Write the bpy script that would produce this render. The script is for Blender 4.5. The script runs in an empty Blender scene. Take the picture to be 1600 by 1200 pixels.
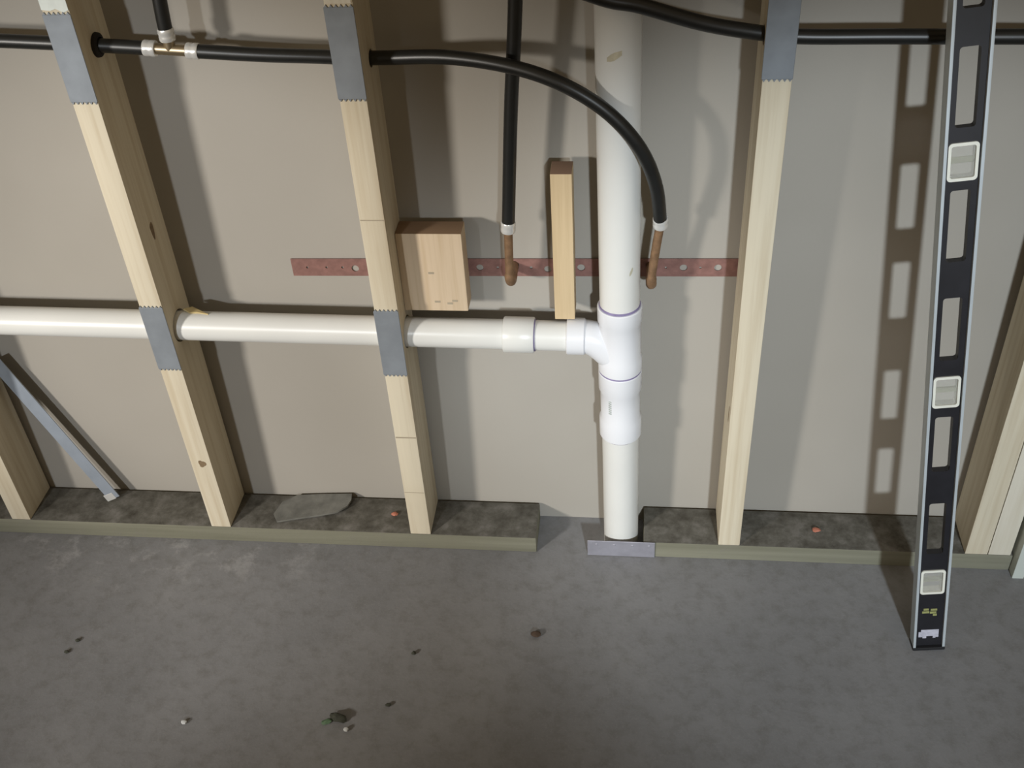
import bpy, bmesh, math, random
from mathutils import Vector, Matrix

random.seed(7)
scene = bpy.context.scene
COL = scene.collection

# ------------------------------------------------------------------ camera
F_PX = 1700.71
CAM_LOC = Vector((0.04207, -1.44534, 1.51039))
FWD = Vector((-0.11146096, 0.7692223, -0.6291848))
RIGHT = Vector((0.99355692, 0.09933114, -0.05457073))
DOWN = Vector((0.02052062, -0.63121342, -0.77533768))
cd = bpy.data.cameras.new('camera')
cam = bpy.data.objects.new('camera', cd)
COL.objects.link(cam)
m3 = Matrix((RIGHT, -DOWN, -FWD)).transposed()
cam.matrix_world = Matrix.Translation(CAM_LOC) @ m3.to_4x4()
cd.sensor_width = 36.0
cd.lens = F_PX / 1600 * 36.0
cd.clip_start = 0.02
scene.camera = cam

# ------------------------------------------------------------------ world, lights, exposure
world = bpy.data.worlds.new('room_ambient')
scene.world = world
world.use_nodes = True
wb = world.node_tree.nodes['Background']
wb.inputs[0].default_value = (1.0, 0.75, 0.46, 1)
wb.inputs[1].default_value = 0.19


def spot_light(name, target, direction, dist, radius, power, color, cone, blend):
    ld = bpy.data.lights.new(name, 'SPOT')
    ld.shadow_soft_size = radius
    ld.spot_size = math.radians(cone)
    ld.spot_blend = blend
    ld.energy = power
    ld.color = color
    o = bpy.data.objects.new(name, ld)
    COL.objects.link(o)
    d = Vector(direction).normalized()
    o.location = Vector(target) + d * dist
    o.rotation_euler = d.to_track_quat('Z', 'Y').to_euler()
    return o


# three work lamps behind the camera: a cool one slightly right, two warmer ones towards the left
spot_light('work_lamp_right', (0.38, -0.08, 0.36), (0.12, -1, 0.42), 5.0, 0.10, 680, (0.85, 0.935, 1.0), 17.2, 0.65)
spot_light('work_lamp_middle', (-0.96, -0.05, 0.42), (-0.12, -1, 0.42), 5.0, 0.10, 290, (0.90, 0.95, 1.0), 19, 0.5)
spot_light('work_lamp_left', (-0.50, -0.02, 0.38), (-0.72, -1, 0.42), 3.6, 0.18, 360, (1.0, 0.94, 0.86), 25, 0.6)

scene.view_settings.view_transform = 'Standard'
scene.view_settings.look = 'None'
scene.view_settings.gamma = 1.0
scene.view_settings.use_curve_mapping = False
scene.view_settings.exposure = 0.12

# ------------------------------------------------------------------ materials


def new_mat(name):
    m = bpy.data.materials.new(name)
    m.use_nodes = True
    nt = m.node_tree
    b = nt.nodes['Principled BSDF']
    return m, nt, b


def ramp(nt, fac, stops):
    n = nt.nodes.new('ShaderNodeValToRGB')
    el = n.color_ramp.elements
    el[0].position, el[0].color = stops[0][0], (*stops[0][1], 1)
    el[1].position, el[1].color = stops[-1][0], (*stops[-1][1], 1)
    for p, c in stops[1:-1]:
        e = el.new(p)
        e.color = (*c, 1)
    nt.links.new(fac, n.inputs[0])
    return n.outputs[0]


def noise(nt, vec, scale, detail=4, rough=0.55):
    n = nt.nodes.new('ShaderNodeTexNoise')
    n.inputs['Scale'].default_value = scale
    n.inputs['Detail'].default_value = detail
    n.inputs['Roughness'].default_value = rough
    if vec is not None:
        nt.links.new(vec, n.inputs['Vector'])
    return n.outputs[0]


def coords(nt, scale=(1, 1, 1), kind='Object', rand=False):
    t = nt.nodes.new('ShaderNodeTexCoord')
    mp = nt.nodes.new('ShaderNodeMapping')
    mp.inputs['Scale'].default_value = scale
    nt.links.new(t.outputs[kind], mp.inputs['Vector'])
    out = mp.outputs[0]
    if rand:
        oi = nt.nodes.new('ShaderNodeObjectInfo')
        mul = nt.nodes.new('ShaderNodeMath')
        mul.operation = 'MULTIPLY'
        mul.inputs[1].default_value = 37.0
        nt.links.new(oi.outputs['Random'], mul.inputs[0])
        add = nt.nodes.new('ShaderNodeVectorMath')
        add.operation = 'ADD'
        nt.links.new(out, add.inputs[0])
        nt.links.new(mul.outputs[0], add.inputs[1])
        out = add.outputs[0]
    return out


def mixc(nt, fac, a, b):
    n = nt.nodes.new('ShaderNodeMix')
    n.data_type = 'RGBA'
    if isinstance(fac, float):
        n.inputs[0].default_value = fac
    else:
        nt.links.new(fac, n.inputs[0])
    for s, v in ((n.inputs[6], a), (n.inputs[7], b)):
        if isinstance(v, tuple):
            s.default_value = (*v, 1)
        else:
            nt.links.new(v, s)
    return n.outputs[2]


def bump(nt, b, height, strength, dist=0.002):
    n = nt.nodes.new('ShaderNodeBump')
    n.inputs['Strength'].default_value = strength
    n.inputs['Distance'].default_value = dist
    nt.links.new(height, n.inputs['Height'])
    nt.links.new(n.outputs[0], b.inputs['Normal'])


def rangev(nt, v, a, b_):
    n = nt.nodes.new('ShaderNodeMapRange')
    n.interpolation_type = 'SMOOTHSTEP'
    n.inputs[1].default_value = a
    n.inputs[2].default_value = b_
    nt.links.new(v, n.inputs[0])
    return n.outputs[0]


def mathn(nt, op, a, b_=None):
    n = nt.nodes.new('ShaderNodeMath')
    n.operation = op
    for i, v in enumerate((a, b_)):
        if v is None:
            continue
        if isinstance(v, (int, float)):
            n.inputs[i].default_value = v
        else:
            nt.links.new(v, n.inputs[i])
    return n.outputs[0]


def plain(name, col, rough=0.5, metal=0.0, var=0.06, scale=30, spec=0.5, bmp=0.0):
    m, nt, b = new_mat(name)
    c = coords(nt)
    n = noise(nt, c, scale)
    lo = tuple(max(0, x * (1 - var)) for x in col)
    hi = tuple(min(1, x * (1 + var)) for x in col)
    nt.links.new(ramp(nt, n, [(0.3, lo), (0.7, hi)]), b.inputs['Base Color'])
    b.inputs['Roughness'].default_value = rough
    b.inputs['Metallic'].default_value = metal
    b.inputs['Specular IOR Level'].default_value = spec
    if bmp:
        bump(nt, b, n, bmp)
    return m


def wood(name, pale, dark, axis='z', rough=0.75, grain=1.0, end=None):
    m, nt, b = new_mat(name)
    s = {'z': (70, 70, 2.2), 'x': (2.2, 70, 70)}[axis]
    c = coords(nt, s, rand=True)
    g = noise(nt, c, 1.0, 5, 0.6)
    c2 = coords(nt, (1, 1, 1), rand=True)
    blot = noise(nt, c2, 6.0, 3)
    col = ramp(nt, g, [(0.32, dark), (0.55, pale), (0.8, tuple(min(1, x * 1.06) for x in pale))])
    col = mixc(nt, mathn(nt, 'MULTIPLY', rangev(nt, blot, 0.5, 0.8), 0.35), col, dark)
    if end:                                  # sawn end grain is darker than the planed faces
        tc = nt.nodes.new('ShaderNodeTexCoord')
        se = nt.nodes.new('ShaderNodeSeparateXYZ')
        nt.links.new(tc.outputs['Normal'], se.inputs[0])
        col = mixc(nt, rangev(nt, mathn(nt, 'ABSOLUTE', se.outputs[2]), 0.7, 0.95), col, end)
    nt.links.new(col, b.inputs['Base Color'])
    b.inputs['Roughness'].default_value = rough
    b.inputs['Specular IOR Level'].default_value = 0.25
    bump(nt, b, g, 0.15 * grain, 0.001)
    return m


M = {}
M['stud'] = wood('spruce_wood', (0.65, 0.59, 0.46), (0.55, 0.475, 0.345))
M['stud_pale'] = wood('pale_spruce_wood', (0.70, 0.66, 0.56), (0.62, 0.57, 0.46))
M['block'] = wood('block_wood', (0.62, 0.50, 0.36), (0.52, 0.40, 0.26), end=(0.26, 0.17, 0.105))
M['stick'] = wood('stick_wood', (0.58, 0.455, 0.285), (0.50, 0.385, 0.23), end=(0.25, 0.16, 0.11))
M['splinter'] = wood('splinter_wood', (0.50, 0.40, 0.20), (0.40, 0.30, 0.14), axis='x')
M['knot'] = plain('knot_wood', (0.20, 0.14, 0.08), 0.8, var=0.3, scale=120)
M['pencil'] = plain('pencil_graphite', (0.36, 0.31, 0.23), 0.8)
M['pvc'] = plain('pvc_pipe', (0.70, 0.71, 0.69), 0.32, var=0.02, scale=14)
M['pvc_fit'] = plain('pvc_fitting', (0.74, 0.76, 0.80), 0.28, var=0.015, scale=14)
M['primer'] = plain('purple_primer', (0.22, 0.19, 0.33), 0.5, var=0.2, scale=60)
M['smudge'] = plain('pipe_smudge', (0.50, 0.47, 0.36), 0.7, var=0.2, scale=90)
M['print'] = plain('faded_print', (0.42, 0.46, 0.44), 0.6, var=0.25, scale=200)
M['hose'] = plain('black_poly_hose', (0.012, 0.013, 0.013), 0.38, var=0.15, scale=60, spec=0.6)
M['hole_dark'] = plain('rubber_grommet', (0.015, 0.013, 0.012), 0.9)
M['crimp'] = plain('crimp_steel', (0.80, 0.81, 0.80), 0.25, 0.45, var=0.05)
M['brass'] = plain('brass', (0.45, 0.37, 0.25), 0.35, 0.9, var=0.1)
M['copper'] = plain('aged_copper', (0.24, 0.145, 0.08), 0.55, 0.35, var=0.25, scale=80)
M['strip'] = plain('copper_strap', (0.28, 0.15, 0.13), 0.55, 0.35, var=0.18, scale=70)
M['steel'] = plain('galvanised_steel', (0.27, 0.30, 0.335), 0.62, 0.45, var=0.12, scale=22)
M['steel_foot'] = plain('zinc_strip', (0.33, 0.33, 0.38), 0.6, 0.4, var=0.1, scale=40)
M['rod'] = plain('rod_steel', (0.34, 0.39, 0.46), 0.5, 0.35, var=0.1, scale=20)
M['alu'] = plain('level_aluminium', (0.56, 0.62, 0.66), 0.4, 0.25, var=0.05, scale=20)
M['black'] = plain('level_black', (0.014, 0.014, 0.018), 0.42, var=0.2, scale=30)
M['capblk'] = plain('end_cap_rubber', (0.01, 0.01, 0.012), 0.6)
M['vialframe'] = plain('vial_frame', (0.78, 0.78, 0.70), 0.4, var=0.03)
M['yellow'] = plain('yellow_print', (0.30, 0.31, 0.12), 0.6, var=0.2, scale=200)
M['labelw'] = plain('pale_label', (0.50, 0.50, 0.58), 0.6, var=0.15, scale=150)
M['sticker'] = plain('white_sticker', (0.72, 0.78, 0.75), 0.6, var=0.06, scale=70)
M['slate'] = plain('slate_shard', (0.16, 0.16, 0.145), 0.85, var=0.25, scale=45, bmp=0.3)
M['orange'] = plain('orange_chip', (0.46, 0.17, 0.11), 0.7, var=0.15, scale=120)
M['chip_brown'] = plain('brown_chip', (0.07, 0.045, 0.03), 0.85, var=0.3, scale=120)
M['chip_green'] = plain('green_chip', (0.10, 0.17, 0.10), 0.8, var=0.3, scale=120)
M['chip_dark'] = plain('dark_chip', (0.045, 0.048, 0.035), 0.9, var=0.3, scale=120)
M['chip_white'] = plain('plaster_crumb', (0.55, 0.57, 0.58), 0.85, var=0.1, scale=120)
M['jamb'] = plain('painted_jamb', (0.56, 0.60, 0.56), 0.5, var=0.04, scale=12)

# vial acrylic
m, nt, b = new_mat('vial_acrylic')
b.inputs['Base Color'].default_value = (0.86, 0.86, 0.82, 1)
b.inputs['Roughness'].default_value = 0.18
b.inputs['Transmission Weight'].default_value = 0.75
b.inputs['IOR'].default_value = 1.2
M['acrylic'] = m
m, nt, b = new_mat('vial_fluid')
b.inputs['Base Color'].default_value = (0.72, 0.78, 0.52, 1)
b.inputs['Roughness'].default_value = 0.1
b.inputs['Transmission Weight'].default_value = 0.8
M['fluid'] = m

# drywall
m, nt, b = new_mat('drywall_paper')
c = coords(nt)
n1 = noise(nt, c, 2.2, 3)
n2 = noise(nt, c, 260, 2)
col = ramp(nt, n1, [(0.3, (0.335, 0.315, 0.28)), (0.7, (0.375, 0.355, 0.32))])
nt.links.new(mixc(nt, mathn(nt, 'MULTIPLY', n2, 0.12), col, (0.30, 0.28, 0.24)), b.inputs['Base Color'])
b.inputs['Roughness'].default_value = 0.85
b.inputs['Specular IOR Level'].default_value = 0.2
bump(nt, b, n2, 0.05, 0.001)
M['drywall'] = m

# concrete floor with plaster dust scattered by the sill
m, nt, b = new_mat('concrete')
c = coords(nt)
n1 = noise(nt, c, 3.0, 6, 0.6)
n2 = noise(nt, c, 38, 5, 0.65)
n3 = noise(nt, c, 240, 3, 0.6)
col = ramp(nt, n1, [(0.3, (0.18, 0.183, 0.19)), (0.7, (0.25, 0.253, 0.262))])
col = mixc(nt, mathn(nt, 'MULTIPLY', rangev(nt, n2, 0.42, 0.75), 0.35), col, (0.10, 0.095, 0.08))
col = mixc(nt, mathn(nt, 'MULTIPLY', rangev(nt, n3, 0.5, 0.8), 0.30), col, (0.30, 0.29, 0.285))
sep = nt.nodes.new('ShaderNodeSeparateXYZ')
tcn = nt.nodes.new('ShaderNodeTexCoord')
nt.links.new(tcn.outputs['Object'], sep.inputs[0])
near = rangev(nt, sep.outputs[1], -0.28, -0.10)
leftm = mathn(nt, 'SUBTRACT', 1.0, rangev(nt, sep.outputs[0], -0.75, -0.35))
n4 = noise(nt, c, 17, 5, 0.7)
dust = mathn(nt, 'MULTIPLY', mathn(nt, 'MULTIPLY', near, leftm), rangev(nt, n4, 0.50, 0.70))
col = mixc(nt, mathn(nt, 'MULTIPLY', dust, 0.55), col, (0.42, 0.42, 0.43))
nt.links.new(col, b.inputs['Base Color'])
b.inputs['Roughness'].default_value = 0.8
b.inputs['Specular IOR Level'].default_value = 0.3
bump(nt, b, n2, 0.25, 0.004)
M['concrete'] = m

# pressure treated sill: greenish wood with grime settled on its top face
m, nt, b = new_mat('treated_sill')
c = coords(nt, (2.0, 60, 60), rand=True)
g = noise(nt, c, 1.0, 5)
c2 = coords(nt)
n2 = noise(nt, c2, 28, 6, 0.7)
face = ramp(nt, g, [(0.3, (0.17, 0.168, 0.125)), (0.7, (0.235, 0.232, 0.178))])
grime = ramp(nt, n2, [(0.28, (0.055, 0.05, 0.04)), (0.5, (0.12, 0.115, 0.10)), (0.75, (0.22, 0.21, 0.195))])
geo = nt.nodes.new('ShaderNodeNewGeometry')
sp = nt.nodes.new('ShaderNodeSeparateXYZ')
nt.links.new(geo.outputs['True Normal'], sp.inputs[0])
up = rangev(nt, sp.outputs[2], 0.4, 0.8)
face = mixc(nt, mathn(nt, 'MULTIPLY', rangev(nt, n2, 0.5, 0.75), 0.5), face, (0.20, 0.19, 0.16))
nt.links.new(mixc(nt, up, face, grime), b.inputs['Base Color'])
b.inputs['Roughness'].default_value = 0.85
b.inputs['Specular IOR Level'].default_value = 0.2
bump(nt, b, n2, 0.3, 0.003)
M['sill'] = m

# ------------------------------------------------------------------ mesh helpers


def box(bm, lo, hi, bev=0.0, seg=1):
    vs = [bm.verts.new((x, y, z)) for x in (lo[0], hi[0]) for y in (lo[1], hi[1]) for z in (lo[2], hi[2])]
    q = [(0, 1, 3, 2), (4, 6, 7, 5), (0, 4, 5, 1), (2, 3, 7, 6), (0, 2, 6, 4), (1, 5, 7, 3)]
    fs = [bm.faces.new([vs[i] for i in f]) for f in q]
    if bev:
        es = list({e for f in fs for e in f.edges})
        bmesh.ops.bevel(bm, geom=es, offset=bev, segments=seg, affect='EDGES', profile=0.6)


def catmull(pts, sub=10):
    P = [Vector(p) for p in pts]
    P = [2 * P[0] - P[1]] + P + [2 * P[-1] - P[-2]]
    out = []
    for i in range(1, len(P) - 2):
        p0, p1, p2, p3 = P[i - 1:i + 3]
        for k in range(sub):
            t = k / sub
            out.append(0.5 * ((2 * p1) + (p2 - p0) * t + (2 * p0 - 5 * p1 + 4 * p2 - p3) * t * t
                              + (3 * p1 - p0 - 3 * p2 + p3) * t ** 3))
    out.append(P[-2])
    return out


def tube(bm, path, rad, n=20, cap=True, inner=None):
    """path of Vectors, rad a number or list; swept circle."""
    path = [Vector(p) for p in path]
    if not isinstance(rad, (list, tuple)):
        rad = [rad] * len(path)
    t0 = (path[1] - path[0]).normalized()
    ref = Vector((0, 1, 0)) if abs(t0.y) < 0.8 else Vector((1, 0, 0))
    u = t0.cross(ref).normalized()
    rings = []
    prev = t0
    for i, p in enumerate(path):
        if i == 0:
            t = t0
        elif i == len(path) - 1:
            t = (path[i] - path[i - 1])
        else:
            t = (path[i + 1] - path[i - 1])
        t = t.normalized() if t.length > 1e-9 else prev
        q = prev.rotation_difference(t)
        u = (q @ u)
        u = (u - t * u.dot(t)).normalized()
        v = t.cross(u)
        prev = t
        rings.append([bm.verts.new(p + (u * math.cos(a) + v * math.sin(a)) * rad[i])
                      for a in (2 * math.pi * k / n for k in range(n))])
    for a, b_ in zip(rings, rings[1:]):
        for k in range(n):
            bm.faces.new((a[k], a[(k + 1) % n], b_[(k + 1) % n], b_[k])).smooth = True
    if cap:
        bm.faces.new(list(reversed(rings[0])))
        bm.faces.new(rings[-1])


def lathe(bm, axis_pts, n=32):
    """axis_pts: list of (Vector, radius) on a straight line: profile of a turned fitting (sharp steps kept)."""
    d = (axis_pts[-1][0] - axis_pts[0][0]).normalized()
    ref = Vector((0, 1, 0)) if abs(d.y) < 0.8 else Vector((1, 0, 0))
    u = d.cross(ref).normalized()
    v = d.cross(u)
    rings = []
    for p, r in axis_pts:
        rings.append([bm.verts.new(p + (u * math.cos(a) + v * math.sin(a)) * r)
                      for a in (2 * math.pi * k / n for k in range(n))])
    for a, b_ in zip(rings, rings[1:]):
        for k in range(n):
            bm.faces.new((a[k], a[(k + 1) % n], b_[(k + 1) % n], b_[k])).smooth = True
    bm.faces.new(list(reversed(rings[0])))
    bm.faces.new(rings[-1])


def prism(bm, pts, z0, z1):
    a = [bm.verts.new((x, y, z0)) for x, y in pts]
    b_ = [bm.verts.new((x, y, z1)) for x, y in pts]
    bm.faces.new(list(reversed(a)))
    bm.faces.new(b_)
    k = len(pts)
    for i in range(k):
        bm.faces.new((a[i], a[(i + 1) % k], b_[(i + 1) % k], b_[i]))


def obj(name, bm, mat, parent=None, loc=(0, 0, 0), label=None, cat=None, group=None, kind=None, edge=True):
    bmesh.ops.recalc_face_normals(bm, faces=bm.faces[:])
    me = bpy.data.meshes.new(name)
    bm.to_mesh(me)
    bm.free()
    me.materials.append(mat)
    if edge:
        me.set_sharp_from_angle(angle=math.radians(35))
    o = bpy.data.objects.new(name, me)
    COL.objects.link(o)
    o.location = loc
    if parent:
        o.parent = parent
    for k, v in (('label', label), ('category', cat), ('group', group), ('kind', kind)):
        if v:
            o[k] = v
    return o


def empty(name, loc, label, cat, group=None):
    o = bpy.data.objects.new(name, None)
    COL.objects.link(o)
    o.location = loc
    o.empty_display_size = 0.02
    o['label'] = label
    o['category'] = cat
    if group:
        o['group'] = group
    return o


def cut(o, cutter_bm):
    """bore the cutter out of o (mesh data replaced, cutter removed)."""
    bmesh.ops.recalc_face_normals(cutter_bm, faces=cutter_bm.faces[:])
    me = bpy.data.meshes.new('cutter')
    cutter_bm.to_mesh(me)
    cutter_bm.free()
    c = bpy.data.objects.new('cutter', me)
    COL.objects.link(c)
    c.matrix_world = Matrix.Translation(o.location)
    md = o.modifiers.new('bore', 'BOOLEAN')
    md.operation = 'DIFFERENCE'
    md.object = c
    md.solver = 'EXACT'
    bpy.context.view_layer.update()
    dg = bpy.context.evaluated_depsgraph_get()
    new = bpy.data.meshes.new_from_object(o.evaluated_get(dg))
    o.modifiers.clear()
    old = o.data
    o.data = new
    bpy.data.meshes.remove(old)
    bpy.data.objects.remove(c)
    bpy.data.meshes.remove(me)
    new.set_sharp_from_angle(angle=math.radians(35))


# ------------------------------------------------------------------ the setting
WALL_A, WALL_B = 0.0045, 0.026          # drywall leans back slightly: y = A + B*z


def wall_y(z):
    return WALL_A + WALL_B * z


bm = bmesh.new()
box(bm, (-3.2, -4.8, -0.10), (3.0, 0.25, 0.0))
obj('floor', bm, M['concrete'], kind='structure', label='bare grey concrete floor', edge=False)

bm = bmesh.new()
vs = []
for x in (-3.0, 2.8):
    for z in (0.0, 2.5):
        for dy in (0, 0.0127):
            vs.append(bm.verts.new((x, wall_y(z) + dy, z)))
bmesh.ops.convex_hull(bm, input=vs)
obj('wall_back', bm, M['drywall'], kind='structure', label='back of grey-brown drywall behind the studs', edge=False)

# ------------------------------------------------------------------ sill plates
FRONT = -0.089
bm = bmesh.new()
box(bm, (-2.6, FRONT, 0.0), (-0.1305, 0.0, 0.038), 0.0025, 2)
sill_l = obj('bottom_plate', bm, M['sill'],
             label='long grimy bottom plate on the floor left of the white drain pipe', cat='lumber', group='bottom plates')
bm = bmesh.new()
box(bm, (0.0650, FRONT, 0.0), (0.7045, 0.0, 0.038), 0.0025, 2)
sill_r = obj('bottom_plate', bm, M['sill'],
             label='short bottom plate on the floor right of the white drain pipe', cat='lumber', group='bottom plates')
# zinc strip across the gap in front of the pipe foot
bm = bmesh.new()
box(bm, (-0.0365, FRONT - 0.0028, 0.0012), (0.0855, FRONT - 0.0008, 0.0395), 0.0006)
for x in (-0.02, 0.012, 0.045, 0.075):
    lathe(bm, [(Vector((x, FRONT - 0.0028, 0.03)), 0.0028), (Vector((x, FRONT - 0.0036, 0.03)), 0.002)], 10)
o = obj('nail_plate', bm, M['steel_foot'], sill_r, label='grey steel strip across the foot of the drain pipe')

# ------------------------------------------------------------------ studs
S = {1: -1.1461, 2: -0.7459, 3: -0.3632, 4: 0.1976, 5: 0.6231}
W = 0.038
PIPE_Y = -0.050


def branch_z(x):
    return 0.4695 - 0.0152 * x


def stud(x, label, bores=(), mat='stud', z1=2.42, lean=0.0):
    bm = bmesh.new()
    box(bm, (0, 0, 0), (W, 0.089, z1 - 0.038), 0.0018, 2)
    o = obj('stud', bm, M[mat], loc=(x, FRONT, 0.038), label=label, cat='stud', group='wall studs')
    for (y, z, r) in bores:
        cb = bmesh.new()
        tube(cb, [(-0.01, y - FRONT, z - 0.038), (W + 0.01, y - FRONT, z - 0.038)], r, 32)
        cut(o, cb)
    return o


HOSE_R = 0.0098
s1 = stud(S[1], 'wooden stud at the far left edge, behind the foot of the leaning metal bar',
          [(PIPE_Y, branch_z(S[1]), 0.028), (-0.045, 0.975, 0.014)])
s2 = stud(S[2], 'wooden stud with two steel nail plates, left of the stud with the small block',
          [(PIPE_Y, branch_z(S[2] + W / 2), 0.028), (-0.045, 0.957, 0.0155)])
s3 = stud(S[3], 'wooden stud with two steel nail plates and the square wood block on its side',
          [(PIPE_Y, branch_z(S[3] + W / 2), 0.0275), (-0.036, 0.929, 0.0125)])
s4 = stud(S[4], 'wooden stud right of the white drain pipe with one nail plate near the top',
          [(-0.062, 0.9633, 0.013)])
s5 = stud(S[5], 'wooden stud at the right edge behind the spirit level', [(-0.062, 0.9545, 0.013)])
s6 = stud(S[5] + W + 0.0008, 'paler doubled stud at the far right edge, next to the painted board',
          [(-0.062, 0.9545, 0.013)], mat='stud_pale')


def nail_plate(st, z0, z1, x0=-0.0012, x1=W + 0.0006):
    bm = bmesh.new()
    box(bm, (x0, -0.0018, z0 - 0.038), (x1, -0.0002, z1 - 0.038), 0.0005)
    # bent teeth along both short edges
    for z, s in ((z0 - 0.038, -1), (z1 - 0.038, 1)):
        for k in range(6):
            xx = x0 + (x1 - x0) * (k + 0.5) / 6
            prism_pts = [(xx - 0.0022, z), (xx + 0.0022, z), (xx, z + s * 0.0035)]
            a = [bm.verts.new((p[0], -0.0018, p[1])) for p in prism_pts]
            b_ = [bm.verts.new((p[0], -0.0002, p[1])) for p in prism_pts]
            bm.faces.new(a)
            bm.faces.new(list(reversed(b_)))
            for i in range(3):
                bm.faces.new((a[i], b_[i], b_[(i + 1) % 3], a[(i + 1) % 3]))
    return obj('nail_plate', bm, M['steel'], st, label='flat grey steel nail plate')


nail_plate(s2, 0.893, 1.0165)
nail_plate(s2, 0.419, 0.5435)
nail_plate(s3, 0.894, 1.0195)
nail_plate(s3, 0.416, 0.5425)
nail_plate(s4, 0.916, 1.040)
# white scrap above the nail plate of the second stud
bm = bmesh.new()
prism(bm, [(0.0, 0.985), (0.012, 0.9835), (0.02, 0.986), (0.03, 0.981), (0.0375, 0.984), (0.0375, 1.045), (0.0, 1.045)], 0.0003, 0.001)
bmesh.ops.rotate(bm, verts=bm.verts[:], cent=(0, 0, 0), matrix=Matrix.Rotation(math.radians(90), 3, 'X'))
obj('sticker', bm, M['sticker'], s2, label='torn white sticker')
bm = bmesh.new()
box(bm, (0.0018, -0.0008, 0.986), (0.036, -0.0002, 1.03))
obj('sticker', bm, M['stud_pale'], s3, label='cream sticker')


def disc_on(st, name, mat, cx, cz, rx, rz, side='front', yy=0.0):
    bm = bmesh.new()
    n = 14
    pts = []
    for k in range(n):
        a = 2 * math.pi * k / n
        j = 1 + 0.18 * math.sin(3 * a + cx * 50) + 0.08 * random.uniform(-1, 1)
        pts.append((rx * j * math.cos(a), rz * j * math.sin(a)))
    if side == 'front':
        a_ = [bm.verts.new((cx + p, 0.0002, cz + q)) for p, q in pts]
        b_ = [bm.verts.new((cx + p * 0.9, -0.0005, cz + q * 0.9)) for p, q in pts]
    else:
        a_ = [bm.verts.new((W - 0.0002, yy + p, cz + q)) for p, q in pts]
        b_ = [bm.verts.new((W + 0.0005, yy + p * 0.9, cz + q * 0.9)) for p, q in pts]
    bm.faces.new(a_)
    bm.faces.new(list(reversed(b_)))
    for i in range(n):
        bm.faces.new((a_[i], b_[i], b_[(i + 1) % n], a_[(i + 1) % n]))
    return obj(name, bm, M[mat], st)


disc_on(s2, 'knot', 'knot', 0.021, 0.163, 0.0075, 0.0085)
disc_on(s2, 'knot', 'knot', 0, 0.622, 0.0055, 0.016, 'side', 0.0425)
for zz, t in ((0.666, 0.0016), (0.238, 0.003), (0.107, 0.0012)):
    bm = bmesh.new()
    box(bm, (0.0015, -0.0003, zz), (W - 0.0015, 0.0001, zz + t))
    obj('pencil_mark', bm, M['pencil'], s3)
bm = bmesh.new()
box(bm, (-0.0003, 0.02, 0.275), (0.0002, 0.026, 0.305))
obj('dark_mark', bm, M['knot'], s4)

# painted board past the doubled stud
bm = bmesh.new()
box(bm, (0.7055, -0.108, 0.0), (0.7255, 0.005, 2.1), 0.002, 2)
jm = obj('trim_1', bm, M['jamb'], kind='structure', label='pale painted board at the right edge')

# ------------------------------------------------------------------ blocking and stick
bm = bmesh.new()
box(bm, (0, 0, 0), (0.1025, 0.038, 0.1425), 0.0018, 2)
blk = obj('wood_block', bm, M['block'], loc=(-0.3250, -0.045, 0.5130),
          label='square wooden block fixed to the side of a stud above the white branch pipe', cat='block')
for cx, cz in ((0.05, 0.016), (0.07, 0.013), (0.078, 0.018), (0.045, 0.07)):
    bm = bmesh.new()
    box(bm, (cx, -0.0004, cz), (cx + 0.009, 0.0001, cz + 0.0035))
    obj('stain', bm, M['pencil'], blk)
bm = bmesh.new()
box(bm, (0, 0, 0), (0.0315, 0.040, 0.2562), 0.0012, 2)
stk = obj('wood_stick', bm, M['stick'], loc=(-0.0845, -0.047, 0.5010),
          label='short upright wooden stick standing on the branch pipe before the copper strap', cat='stick')

# ------------------------------------------------------------------ white drain pipe
dp = empty('drain_pipe', (0.024, PIPE_Y, 0.0),
           'white plastic drain pipe with a tee and a long branch running left through the studs', 'pipe')


def rel(o, p):
    return Vector(p) - o.location


def axis_x(z):
    return 0.0240 - 0.0125 * z


def ax(z):
    return rel(dp, (axis_x(z), PIPE_Y, z))


R2 = 0.0312
RH = 0.0352
# main riser, tee, coupling, foot
bm = bmesh.new()
lathe(bm, [(ax(0.50), R2), (ax(2.40), R2)], 40)
riser = obj('riser', bm, M['pvc'], dp)
bm = bmesh.new()
Z0, Z1 = 0.4085, 0.5330
lathe(bm, [(ax(Z0), RH - 0.0012), (ax(Z0 + 0.0015), RH), (ax(Z0 + 0.024), RH), (ax(Z0 + 0.028), RH - 0.0022),
           (ax(Z1 - 0.030), RH - 0.0022), (ax(Z1 - 0.026), RH), (ax(Z1 - 0.0015), RH), (ax(Z1), RH - 0.0012)], 40)
# swept side inlet
bx = lambda x, z: rel(dp, (x, PIPE_Y, z))
path = catmull([bx(-0.040, branch_z(-0.05)), bx(-0.028, branch_z(-0.05) - 0.002), bx(-0.014, branch_z(-0.05) - 0.010), bx(0.004, 0.443)], 6)
tube(bm, path, [0.0270 + 0.0018 * i / (len(path) - 1) for i in range(len(path))], 32)
tee = obj('tee_fitting', bm, M['pvc_fit'], dp, label='glossy white tee fitting')
bm = bmesh.new()
lathe(bm, [(bx(-0.0660, branch_z(-0.066)), 0.0285), (bx(-0.0645, branch_z(-0.0645)), 0.0297), (bx(-0.0385, branch_z(-0.0385)), 0.0297), (bx(-0.036, branch_z(-0.036)), 0.0272)], 32)
obj('inlet_hub', bm, M['pvc_fit'], tee)
bm = bmesh.new()
lathe(bm, [(ax(0.2690), RH - 0.0012), (ax(0.2705), RH), (ax(0.3060), RH), (ax(0.3110), RH - 0.0026),
           (ax(0.3640), RH - 0.0026), (ax(0.3700), RH), (ax(0.4045), RH), (ax(0.4060), RH - 0.0012)], 40)
cpl = obj('coupling', bm, M['pvc_fit'], dp, label='white coupling below the tee')
bm = bmesh.new()
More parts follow.
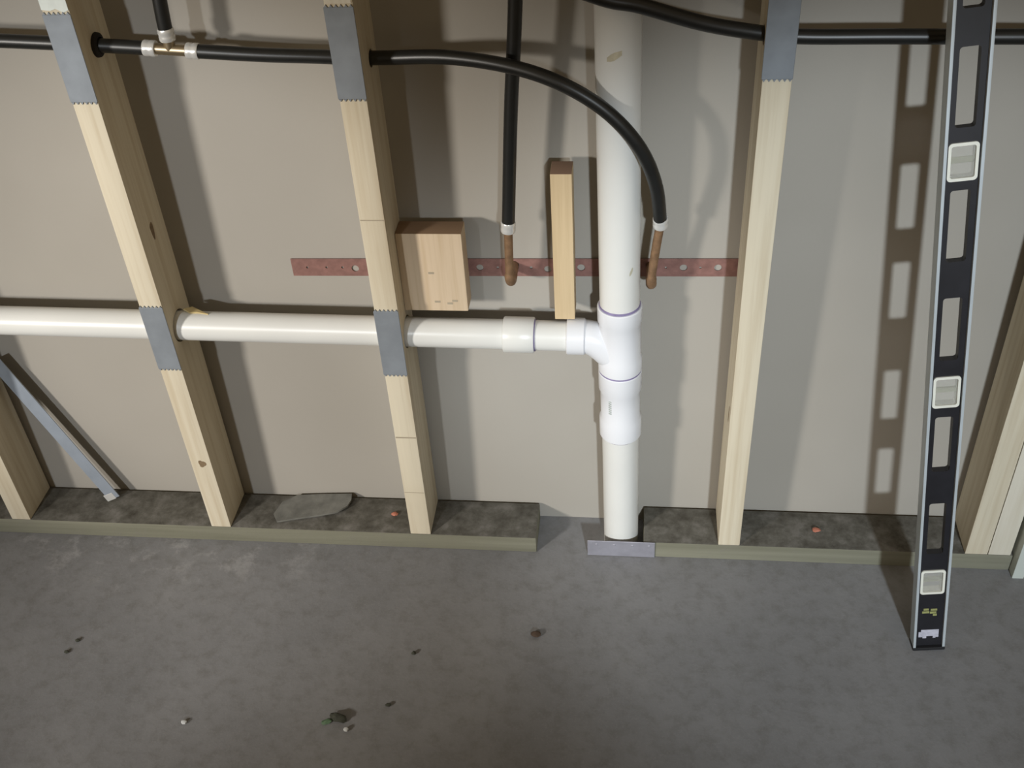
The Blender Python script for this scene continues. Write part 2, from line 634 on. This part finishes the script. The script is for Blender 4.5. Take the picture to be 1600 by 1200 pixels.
lathe(bm, [(ax(-0.04), R2), (ax(0.28), R2)], 40)
foot = obj('foot_pipe', bm, M['pvc'], dp)


def ring(parent, z, r, h, name='primer_ring'):
    bm = bmesh.new()
    lathe(bm, [(ax(z), r - 0.0006), (ax(z + h * 0.2), r), (ax(z + h * 0.8), r), (ax(z + h), r - 0.0006)], 40)
    o = obj(name, bm, M['primer'], parent)
    return o


ring(riser, 0.5325, R2 + 0.0012, 0.0042)
ring(cpl, 0.4058, RH - 0.0006, 0.0030)
ring(foot, 0.2665, R2 + 0.0012, 0.0040)
# faded print on coupling and smudges on the riser
bm = bmesh.new()
for k in range(7):
    z = 0.333 + k * 0.0042
    for j in range(2):
        a = math.radians(238 + j * 5)
        c = ax(z) + Vector((math.cos(a), math.sin(a), 0)) * (RH - 0.0024)
        t = Vector((-math.sin(a), math.cos(a), 0))
        nrm = Vector((math.cos(a), math.sin(a), 0))
        h, w = 0.0013, 0.0012
        f = [bm.verts.new(c + nrm * 0.0002 + t * sx * w + Vector((0, 0, sz * h))) for sx, sz in ((-1, -1), (1, -1), (1, 1), (-1, 1))]
        g = [bm.verts.new(v.co - nrm * 0.0006) for v in f]
        bm.faces.new(f)
        bm.faces.new(list(reversed(g)))
        for i in range(4):
            bm.faces.new((f[i], g[i], g[(i + 1) % 4], f[(i + 1) % 4]))
obj('faded_print', bm, M['print'], cpl, label='faded grey print')


def smudge(z, ang, w, h):
    bm = bmesh.new()
    n = 5
    f0, f1 = [], []
    for i in range(n):
        a = math.radians(ang) + (i / (n - 1) - 0.5) * w / R2
        d = Vector((math.cos(a), math.sin(a), 0)) * (R2 + 0.0003)
        hh = h * (0.4 + 0.6 * math.sin(math.pi * (i + 0.5) / n)) * random.uniform(0.8, 1.1)
        sk = (i / (n - 1) - 0.5) * h * 0.9
        f0.append(bm.verts.new(ax(z + sk - hh / 2) + d))
        f1.append(bm.verts.new(ax(z + sk + hh / 2) + d))
    b0 = [bm.verts.new(v.co * 1.0 + (ax(z) - v.co) * 0.02) for v in f0]
    b1 = [bm.verts.new(v.co * 1.0 + (ax(z) - v.co) * 0.02) for v in f1]
    for i in range(n - 1):
        bm.faces.new((f0[i], f0[i + 1], f1[i + 1], f1[i]))
        bm.faces.new((b1[i], b1[i + 1], b0[i + 1], b0[i]))
    obj('smudge', bm, M['smudge'], riser)


smudge(0.945, 262, 0.020, 0.011)
smudge(0.610, 305, 0.006, 0.010)

# branch run
bm = bmesh.new()
lathe(bm, [(bx(-2.5, branch_z(-2.5)), 0.0245), (bx(-0.15, branch_z(-0.15)), 0.0245)], 32)
obj('branch_pipe', bm, M['pvc'], dp)
bm = bmesh.new()
lathe(bm, [(bx(-0.1675, branch_z(-0.1675)), 0.0282), (bx(-0.166, branch_z(-0.166)), 0.0292), (bx(-0.1195, branch_z(-0.1195)), 0.0292), (bx(-0.118, branch_z(-0.118)), 0.0282)], 32)
bc = obj('branch_coupling', bm, M['pvc'], dp)
bm = bmesh.new()
lathe(bm, [(bx(-0.1182, branch_z(-0.118)), 0.0262), (bx(-0.1160, branch_z(-0.1172)), 0.0262)], 32)
obj('primer_ring', bm, M['primer'], bc)
bm = bmesh.new()
lathe(bm, [(bx(-0.125, branch_z(-0.125)), 0.0245), (bx(-0.058, branch_z(-0.058)), 0.0245)], 32)
obj('branch_stub', bm, M['pvc'], dp)

# ------------------------------------------------------------------ copper strap
bm = bmesh.new()
x0, x1 = -0.5205, 0.2150
zl = lambda x: 0.5577 + 0.0090 * x
YS = 0.0160
ring_pts = [(x0, -0.0163), (x1, -0.0163), (x1, 0.0163), (x0, 0.0163)]
a = [bm.verts.new((x, 0, zl(x) + dz - 0.5577)) for x, dz in ring_pts]
b_ = [bm.verts.new((x, 0.0016, zl(x) + dz - 0.5577)) for x, dz in ring_pts]
bm.faces.new(a)
bm.faces.new(list(reversed(b_)))
for i in range(4):
    bm.faces.new((a[i], b_[i], b_[(i + 1) % 4], a[(i + 1) % 4]))
strap = obj('copper_strap', bm, M['strip'], loc=(0, YS, 0.5577),
            label='long flat copper strap with holes fixed across the wall behind the drain pipe', cat='strap')
cb_list = [(-0.4144, 0.0062, -.002), (-0.2085, 0.0058, 0), (-0.1794, 0.0022, 0), (-0.1256, 0.0024, 0), (-0.0990, 0.0058, -.003),
           (-0.0456, 0.0062, 0), (0.0072, 0.0058, 0), (0.1157, 0.0060, 0), (0.1692, 0.0060, 0), (-0.4947, 0.002, 0), (-0.4623, 0.002, 0),
           (-0.4355, 0.0022, 0), (-0.262, 0.006, 0), (-0.36, 0.006, 0), (-0.31, 0.006, 0), (0.142, 0.002, 0), (0.088, 0.002, 0)]
EL1X, EL2X = -0.1530, 0.0650
cb = bmesh.new()
for x, r, dz in cb_list:
    z = zl(x) - 0.5577 + dz
    tube(cb, [(x, -0.01, z), (x, 0.012, z)], r, 18)
for x in (EL1X, EL2X):
    z = zl(x) - 0.5577 + 0.004
    tube(cb, [(x, -0.01, z), (x, 0.012, z)], 0.0086, 20)
cut(strap, cb)


# ------------------------------------------------------------------ water lines
def ring_at(bm, p, d, r, h, n=24):
    d = Vector(d).normalized()
    p = Vector(p)
    lathe(bm, [(p - d * h / 2, r - 0.0007), (p - d * h * 0.4, r), (p - d * h * 0.12, r), (p, r - 0.0006), (p + d * h * 0.12, r), (p + d * h * 0.4, r), (p + d * h / 2, r - 0.0007)], n)


def elbow(parent, top, x_end):
    """copper stub: down from the crimp ring, then bent back through the strap"""
    t = rel(parent, top)
    e = rel(parent, (x_end, 0.0185, zl(x_end)))
    bm = bmesh.new()
    zb = e.z + 0.004
    yb = t.y + 0.004
    pts = catmull([t, t.lerp(Vector((e.x, yb, zb + 0.03)), 0.5), Vector((e.x, yb, zb + 0.022)), Vector((e.x, yb + 0.005, zb + 0.007)),
                   Vector((e.x, yb + 0.018, zb)), Vector((e.x, e.y, zb))], 7)
    rad = []
    for i, p in enumerate(pts):
        f = i / (len(pts) - 1)
        rad.append(0.0066 if f < 0.42 else (0.0083 if f < 0.86 else 0.0078))
    tube(bm, pts, rad, 20)
    return obj('copper_elbow', bm, M['copper'], parent, label='brown copper elbow stub')


# long line: from the left, tee, through the stud, looping over the drain pipe
wl = empty('water_line', (-0.61, -0.045, 0.95),
           'black water hose running left to right and looping down in front of the drain pipe', 'hose', 'black water hoses')
L0 = [(-2.5, -0.045, 1.00), (-1.6, -0.045, 0.992), (-1.127, -0.045, 0.977), (-0.88, -0.045, 0.9665), (-0.727, -0.045, 0.9575), (-0.626, -0.045, 0.9506)]
bm = bmesh.new()
tube(bm, [rel(wl, p) for p in catmull(L0, 8)], HOSE_R)
obj('hose', bm, M['hose'], wl)
L1 = [(-0.578, -0.045, 0.9466), (-0.48, -0.043, 0.9388), (-0.40, -0.039, 0.9335), (-0.344, -0.036, 0.9295), (-0.305, -0.038, 0.930), (-0.215, -0.056, 0.9370),
      (-0.127, -0.076, 0.9310), (-0.058, -0.091, 0.9118), (0.0003, -0.0975, 0.8752), (0.0434, -0.0945, 0.8218), (0.0668, -0.078, 0.7558), (0.0757, -0.054, 0.6800)]
bm = bmesh.new()
tube(bm, [rel(wl, p) for p in catmull(L1, 10)], HOSE_R)
obj('hose', bm, M['hose'], wl, label='looping black hose')
L2 = [(-0.6035, -0.045, 0.966), (-0.601, -0.045, 1.012), (-0.592, -0.04, 1.15), (-0.585, -0.04, 1.6), (-0.585, -0.04, 2.40)]
bm = bmesh.new()
tube(bm, [rel(wl, p) for p in catmull(L2, 8)], HOSE_R)
obj('hose', bm, M['hose'], wl)
bm = bmesh.new()
tube(bm, [rel(wl, (-0.640, -0.045, 0.9517)), rel(wl, (-0.564, -0.045, 0.9455))], 0.0078, 20)
tube(bm, [rel(wl, (-0.6035, -0.045, 0.9488)), rel(wl, (-0.6025, -0.045, 0.980))], 0.0078, 20)
tf = obj('tee_fitting', bm, M['brass'], wl, label='small brass tee')
for p, d in (((-0.632, -0.045, 0.9511), (1, 0, -.08)), ((-0.5715, -0.045, 0.9461), (1, 0, -.08)), ((-0.6033, -0.045, 0.9705), (0, 0, 1)),
             ((0.0754, -0.0545, 0.6835), (0.03, 0.2, -1))):
    bm = bmesh.new()
    ring_at(bm, rel(wl, p), d, 0.0113, 0.017)
    obj('crimp_ring', bm, M['crimp'], wl)
elbow(wl, (0.0757, -0.052, 0.6800), EL2X)
# dark grommet in the second stud where the hose leaves it
bm = bmesh.new()
gx = lambda dx: Vector((W + dx, -0.045 - FRONT, 0.957 - 0.038))
n_ = 24
prof = [(0.0002, 0.0105), (0.0002, 0.0172), (0.0042, 0.0165), (0.0060, 0.0130), (0.0060, 0.0105)]
rings = [[bm.verts.new(gx(dx) + Vector((0, r * math.cos(2 * math.pi * k / n_), r * math.sin(2 * math.pi * k / n_)))) for k in range(n_)] for dx, r in prof]
for i in range(len(rings)):
    p_, q_ = rings[i], rings[(i + 1) % len(rings)]
    for k in range(n_):
        bm.faces.new((p_[k], p_[(k + 1) % n_], q_[(k + 1) % n_], q_[k]))
obj('grommet', bm, M['hole_dark'], s2, label='dark grommet around the hose hole')

# upright line left of the stick
wv = empty('water_line', (-0.15, -0.045, 0.6), 'black water hose hanging straight down to the copper strap left of the stick',
           'hose', 'black water hoses')
V = [(-0.075, -0.040, 2.40), (-0.085, -0.042, 1.7), (-0.110, -0.044, 1.20), (-0.1213, -0.045, 1.0082), (-0.1361, -0.045, 0.8478), (-0.1497, -0.045, 0.6700)]
bm = bmesh.new()
tube(bm, [rel(wv, p) for p in catmull(V, 10)], HOSE_R)
obj('hose', bm, M['hose'], wv)
bm = bmesh.new()
ring_at(bm, rel(wv, (-0.1499, -0.045, 0.669)), (0.08, 0, 1), 0.0113, 0.017)
obj('crimp_ring', bm, M['crimp'], wv)
elbow(wv, (-0.1500, -0.045, 0.6700), EL1X)

# line crossing the drain pipe at the top right
wr = empty('water_line', (0.2, -0.062, 0.96), 'black water hose crossing the top of the drain pipe towards the spirit level',
           'hose', 'black water hoses')
Rr = [(-0.30, -0.060, 1.30), (-0.24, -0.075, 1.18), (-0.15, -0.088, 1.085), (-0.017, -0.0965, 1.0305), (0.0397, -0.093, 1.0155), (0.1214, -0.075, 0.9845),
      (0.1989, -0.062, 0.9655), (0.2514, -0.062, 0.9605), (0.3623, -0.062, 0.9590), (0.51, -0.062, 0.9565), (0.68, -0.062, 0.9545), (1.6, -0.062, 0.95)]
bm = bmesh.new()
tube(bm, [rel(wr, p) for p in catmull(Rr, 10)], HOSE_R)
obj('hose', bm, M['hose'], wr)

# ------------------------------------------------------------------ spirit level leaning on the wall
LB = Vector((0.5345, -0.2723, 0.0))
LU = Vector((-0.10241716, 0.12948917, 0.98627749)).normalized()
LX = (Vector((1, 0.03, 0)) - LU * Vector((1, 0.03, 0)).dot(LU)).normalized()
LN = LU.cross(LX).normalized()          # towards the wall
if LN.y < 0:
    LN = -LN
LW, LD = 0.0500, 0.0235
LEN = (wall_y(1.95) - LB.y - LD) / LU.y
lv = empty('spirit_level', LB, 'long black and silver spirit level leaning against the wall at the right', 'level')
LM = Matrix((LX, LN, LU)).transposed().to_4x4()
lv.matrix_world = Matrix.Translation(LB + LU * 0.0018) @ LM
LEN = min(LEN, 1.98)
h2 = LW / 2


def lbox(name, lo, hi, mat, parent=lv, bev=0.0006, label=None):
    bm = bmesh.new()
    box(bm, lo, hi, bev, 2)
    return obj(name, bm, M[mat], parent, label=label)


RT = 0.0042
lbox('rail', (-h2, 0, 0.006), (-h2 + RT, LD, LEN - 0.006), 'alu', label='silver edge rail')
lbox('rail', (h2 - RT, 0, 0.006), (h2, LD, LEN - 0.006), 'alu', label='silver edge rail')
web = lbox('web', (-h2 + RT, 0.0055, 0.006), (h2 - RT, 0.0175, LEN - 0.006), 'black', bev=0, label='black web with cut-out slots')
slots = [(0.202, 0.301), (0.361, 0.458), (0.553, 0.651), (0.705, 0.806), (0.889, 0.989), (1.034, 1.135), (1.235, 1.335), (1.39, 1.49), (1.58, 1.68)]
vials = [(0.1195, 0.169), (0.475, 0.527), (0.819, 0.870), (1.165, 1.215), (1.76, 1.81)]


def rrect(hw, z0, z1, r, n=4):
    pts = []
    for cx, cz, a0 in ((hw - r, z1 - r, 0), (-hw + r, z1 - r, 90), (-hw + r, z0 + r, 180), (hw - r, z0 + r, 270)):
        for k in range(n + 1):
            a = math.radians(a0 + 90 * k / n)
            pts.append((cx + r * math.cos(a), cz + r * math.sin(a)))
    return pts


def rr_prism(bm, pts, y0, y1):
    a = [bm.verts.new((x, y0, z)) for x, z in pts]
    b_ = [bm.verts.new((x, y1, z)) for x, z in pts]
    bm.faces.new(a)
    bm.faces.new(list(reversed(b_)))
    k = len(pts)
    for i in range(k):
        bm.faces.new((a[i], b_[i], b_[(i + 1) % k], a[(i + 1) % k]))


def cut_local(o, bmc):
    bmesh.ops.recalc_face_normals(bmc, faces=bmc.faces[:])
    me = bpy.data.meshes.new('cutter')
    bmc.to_mesh(me)
    bmc.free()
    c = bpy.data.objects.new('cutter', me)
    COL.objects.link(c)
    bpy.context.view_layer.update()
    c.matrix_world = o.matrix_world.copy()
    md = o.modifiers.new('bore', 'BOOLEAN')
    md.operation = 'DIFFERENCE'
    md.object = c
    md.solver = 'EXACT'
    bpy.context.view_layer.update()
    dg = bpy.context.evaluated_depsgraph_get()
    new = bpy.data.meshes.new_from_object(o.evaluated_get(dg))
    o.modifiers.clear()
    o.data = new
    bpy.data.objects.remove(c)


cb = bmesh.new()
for z0, z1 in slots:
    rr_prism(cb, rrect(0.0125, z0, z1, 0.004), 0.0, 0.03)
for z0, z1 in vials:
    rr_prism(cb, rrect(0.0188, z0, z1, 0.005), 0.0, 0.03)
cut_local(web, cb)
for z0, z1 in vials:
    bm = bmesh.new()
    out = rrect(0.0187, z0 + 0.0001, z1 - 0.0001, 0.005)
    inn = rrect(0.0150, z0 + 0.0042, z1 - 0.0042, 0.003)
    k = len(out)
    for y0, y1 in ((0.0035, 0.0195),):
        ao = [bm.verts.new((x, y0, z)) for x, z in out]
        ai = [bm.verts.new((x, y0, z)) for x, z in inn]
        bo = [bm.verts.new((x, y1, z)) for x, z in out]
        bi = [bm.verts.new((x, y1, z)) for x, z in inn]
        for i in range(k):
            j = (i + 1) % k
            bm.faces.new((ao[i], ao[j], ai[j], ai[i]))
            bm.faces.new((bo[j], bo[i], bi[i], bi[j]))
            bm.faces.new((ao[j], ao[i], bo[i], bo[j]))
            bm.faces.new((ai[i], ai[j], bi[j], bi[i]))
    vf = obj('vial_frame', bm, M['vialframe'], lv, label='cream vial window')
    bm = bmesh.new()
    rr_prism(bm, rrect(0.0149, z0 + 0.0043, z1 - 0.0043, 0.003), 0.0065, 0.0085)
    obj('vial_pane', bm, M['acrylic'], vf)
    zc = (z0 + z1) / 2
    bm = bmesh.new()
    tube(bm, [(-0.0146, 0.013, zc), (0.0146, 0.013, zc)], 0.0042, 16)
    obj('vial_tube', bm, M['fluid'], vf)
for z0, z1 in ((0.0, 0.014), (LEN - 0.014, LEN)):
    lbox('end_cap', (-h2 - 0.0006, -0.0006, z0), (h2 + 0.0006, LD + 0.0006, z1) if z0 > 1 else (h2 + 0.0006, LD + 0.0006, 0.0058), 'capblk', bev=0.001)
# pale print near the foot, broken up like worn lettering, and the yellow mark above it
lab = lbox('label', (-0.0165, 0.0048, 0.0225), (0.0150, 0.0056, 0.0410), 'labelw', bev=0, label='pale worn label at the foot')
for x, z, w, h in ((-0.0170, 0.0215, 0.007, 0.0035), (-0.004, 0.0215, 0.010, 0.0055), (0.0105, 0.0215, 0.005, 0.003), (-0.0170, 0.0370, 0.004, 0.0045)):
    bm = bmesh.new()
    box(bm, (x, 0.0044, z), (x + w, 0.0049, z + h))
    obj('worn_patch', bm, M['black'], lab)
for i, (x, z, w) in enumerate(((-0.013, 0.0775, 0.011), (-0.001, 0.0765, 0.010), (-0.011, 0.0835, 0.008), (0.0, 0.0825, 0.010), (0.004, 0.0715, 0.006))):
    lbox('yellow_print', (x, 0.0049, z), (x + w, 0.0056, z + 0.0042), 'yellow', bev=0)

# ------------------------------------------------------------------ metal bar leaning at the left
P0 = Vector((-0.9580, -0.0300, 0.0390))
P1 = Vector((-1.0965, -0.0150, 0.3720))
d = (P1 - P0).normalized()
xw = (Vector((1, 0.1, 0)) - d * Vector((1, 0.1, 0)).dot(d)).normalized()
nn = d.cross(xw).normalized()
if nn.y > 0:
    nn = -nn
bar = empty('metal_bar', P0, 'bent grey metal bar leaning on the left stud, its foot on the bottom plate', 'bar')
bar.matrix_world = Matrix.Translation(P0) @ Matrix((xw, d.cross(xw).normalized(), d)).transposed().to_4x4()
LB_ = (P1 - P0).length
bm = bmesh.new()
sy = 1 if (d.cross(xw)).y > 0 else -1
box(bm, (-0.0125, -0.0010, 0.006), (0.0125, 0.0010, LB_), 0.0004)
box(bm, (-0.0125, 0.0, 0.006) if sy > 0 else (-0.0125, -0.016, 0.006), (-0.0105, 0.016, LB_) if sy > 0 else (-0.0105, 0.0, LB_), 0.0004)
obj('angle_section', bm, M['rod'], bar)
bm = bmesh.new()
box(bm, (-0.0160, -0.0015, 0.0045), (0.004, 0.0012, 0.020), 0.0004)
obj('bright_tip', bm, M['crimp'], bar, label='shiny cut end')

# ------------------------------------------------------------------ slate shard on the sill
bm = bmesh.new()
poly = [(-0.634, -0.054), (-0.625, -0.022), (-0.600, -0.004), (-0.550, -0.0015), (-0.492, -0.0015), (-0.4895, -0.018), (-0.494, -0.034),
        (-0.512, -0.050), (-0.545, -0.058), (-0.585, -0.066), (-0.622, -0.074)]
cx = sum(p[0] for p in poly) / len(poly)
cy = sum(p[1] for p in poly) / len(poly)
top, bot = [], []
for x, y in poly:
    lift = 0.0040 + 0.0075 * max(0, min(1, (x + 0.63) / 0.14)) + random.uniform(-0.0006, 0.0006)
    top.append(bm.verts.new((x - cx, y - cy, lift)))
    bot.append(bm.verts.new((x - cx, y - cy, max(0.0003, lift - 0.0038))))
bm.faces.new(top)
bm.faces.new(list(reversed(bot)))
for i in range(len(poly)):
    j = (i + 1) % len(poly)
    bm.faces.new((bot[i], bot[j], top[j], top[i]))
bmesh.ops.triangulate(bm, faces=[f for f in bm.faces if len(f.verts) > 4])
obj('slate_shard', bm, M['slate'], loc=(cx, cy, 0.038), label='thin grey slate-like shard lying on the bottom plate between two studs', cat='shard')

# ------------------------------------------------------------------ small scraps


def chip(name, mat, loc, size, label, cat, seed, group=None, rotz=0.0):
    r = random.Random(seed)
    bm = bmesh.new()
    bmesh.ops.create_icosphere(bm, subdivisions=2, radius=1.0)
    for v in bm.verts:
        k = 1 + r.uniform(-0.22, 0.22)
        v.co = Vector((v.co.x * size[0] * k, v.co.y * size[1] * k, v.co.z * size[2] * (1 + r.uniform(-0.15, 0.15))))
    mz = min(v.co.z for v in bm.verts)
    for v in bm.verts:
        v.co.z -= mz
        if v.co.z < size[2] * 0.35:
            v.co.z = 0
    o = obj(name, bm, M[mat], loc=loc, label=label, cat=cat, group=group)
    o.rotation_euler = (0, 0, rotz)
    return o


chip('orange_chip', 'orange', (-0.4014, -0.0430, 0.038), (0.006, 0.005, 0.003), 'tiny orange-red chip on the left bottom plate beside the shard', 'chip', 1, 'orange chips')
chip('orange_chip', 'orange', (0.3738, -0.0470, 0.038), (0.007, 0.005, 0.003), 'tiny orange-red chip on the right bottom plate near the level', 'chip', 2, 'orange chips')
chip('debris_bit', 'chip_brown', (-0.1156, -0.2782, 0), (0.0085, 0.006, 0.004), 'dark brown crumb on the floor below the drain pipe', 'debris', 3, 'floor debris')
chip('debris_bit', 'chip_green', (-0.4380, -0.4700, 0), (0.009, 0.005, 0.003), 'greenish crumb in the dark clump at the bottom of the floor', 'debris', 4, 'floor debris', 0.4)
chip('debris_bit', 'chip_dark', (-0.4200, -0.4640, 0), (0.014, 0.008, 0.006), 'dark crumb in the clump at the bottom of the floor', 'debris', 5, 'floor debris', -0.3)
chip('debris_bit', 'chip_white', (-0.4040, -0.4830, 0), (0.0045, 0.004, 0.0035), 'white crumb in the dark clump at the bottom of the floor', 'debris', 6, 'floor debris')
chip('debris_bit', 'chip_white', (-0.6724, -0.4861, 0), (0.0048, 0.0038, 0.0035), 'single white crumb on the lower left of the floor', 'debris', 7, 'floor debris')
chip('debris_bit', 'chip_dark', (-0.3200, -0.3289, 0), (0.004, 0.0035, 0.003), 'tiny dark crumb mid floor left of the brown crumb', 'debris', 8, 'floor debris')
chip('debris_bit', 'chip_dark', (-0.3445, -0.4330, 0), (0.005, 0.003, 0.003), 'tiny dark crumb up and right of the dark clump', 'debris', 9, 'floor debris')
chip('debris_bit', 'chip_dark', (-0.9182, -0.3366, 0), (0.004, 0.003, 0.003), 'upper of two tiny dark crumbs on the left of the floor', 'debris', 10, 'floor debris')
chip('debris_bit', 'chip_dark', (-0.9273, -0.3618, 0), (0.004, 0.003, 0.003), 'lower of two tiny dark crumbs on the left of the floor', 'debris', 11, 'floor debris')
# wood splinter caught on top of the branch pipe beside the second stud
bm = bmesh.new()
prism(bm, [(-0.020, -0.004), (-0.004, -0.008), (0.006, -0.003), (0.026, -0.0005), (0.004, 0.004), (-0.010, 0.007)], 0.0, 0.003)
sx = -0.678
o = obj('wood_splinter', bm, M['splinter'], loc=(sx, -0.044, branch_z(sx) + 0.0243), label='small yellowish splinter of wood on the branch pipe beside a stud', cat='splinter')
o.rotation_euler = (0.0, 0.05, -0.3)
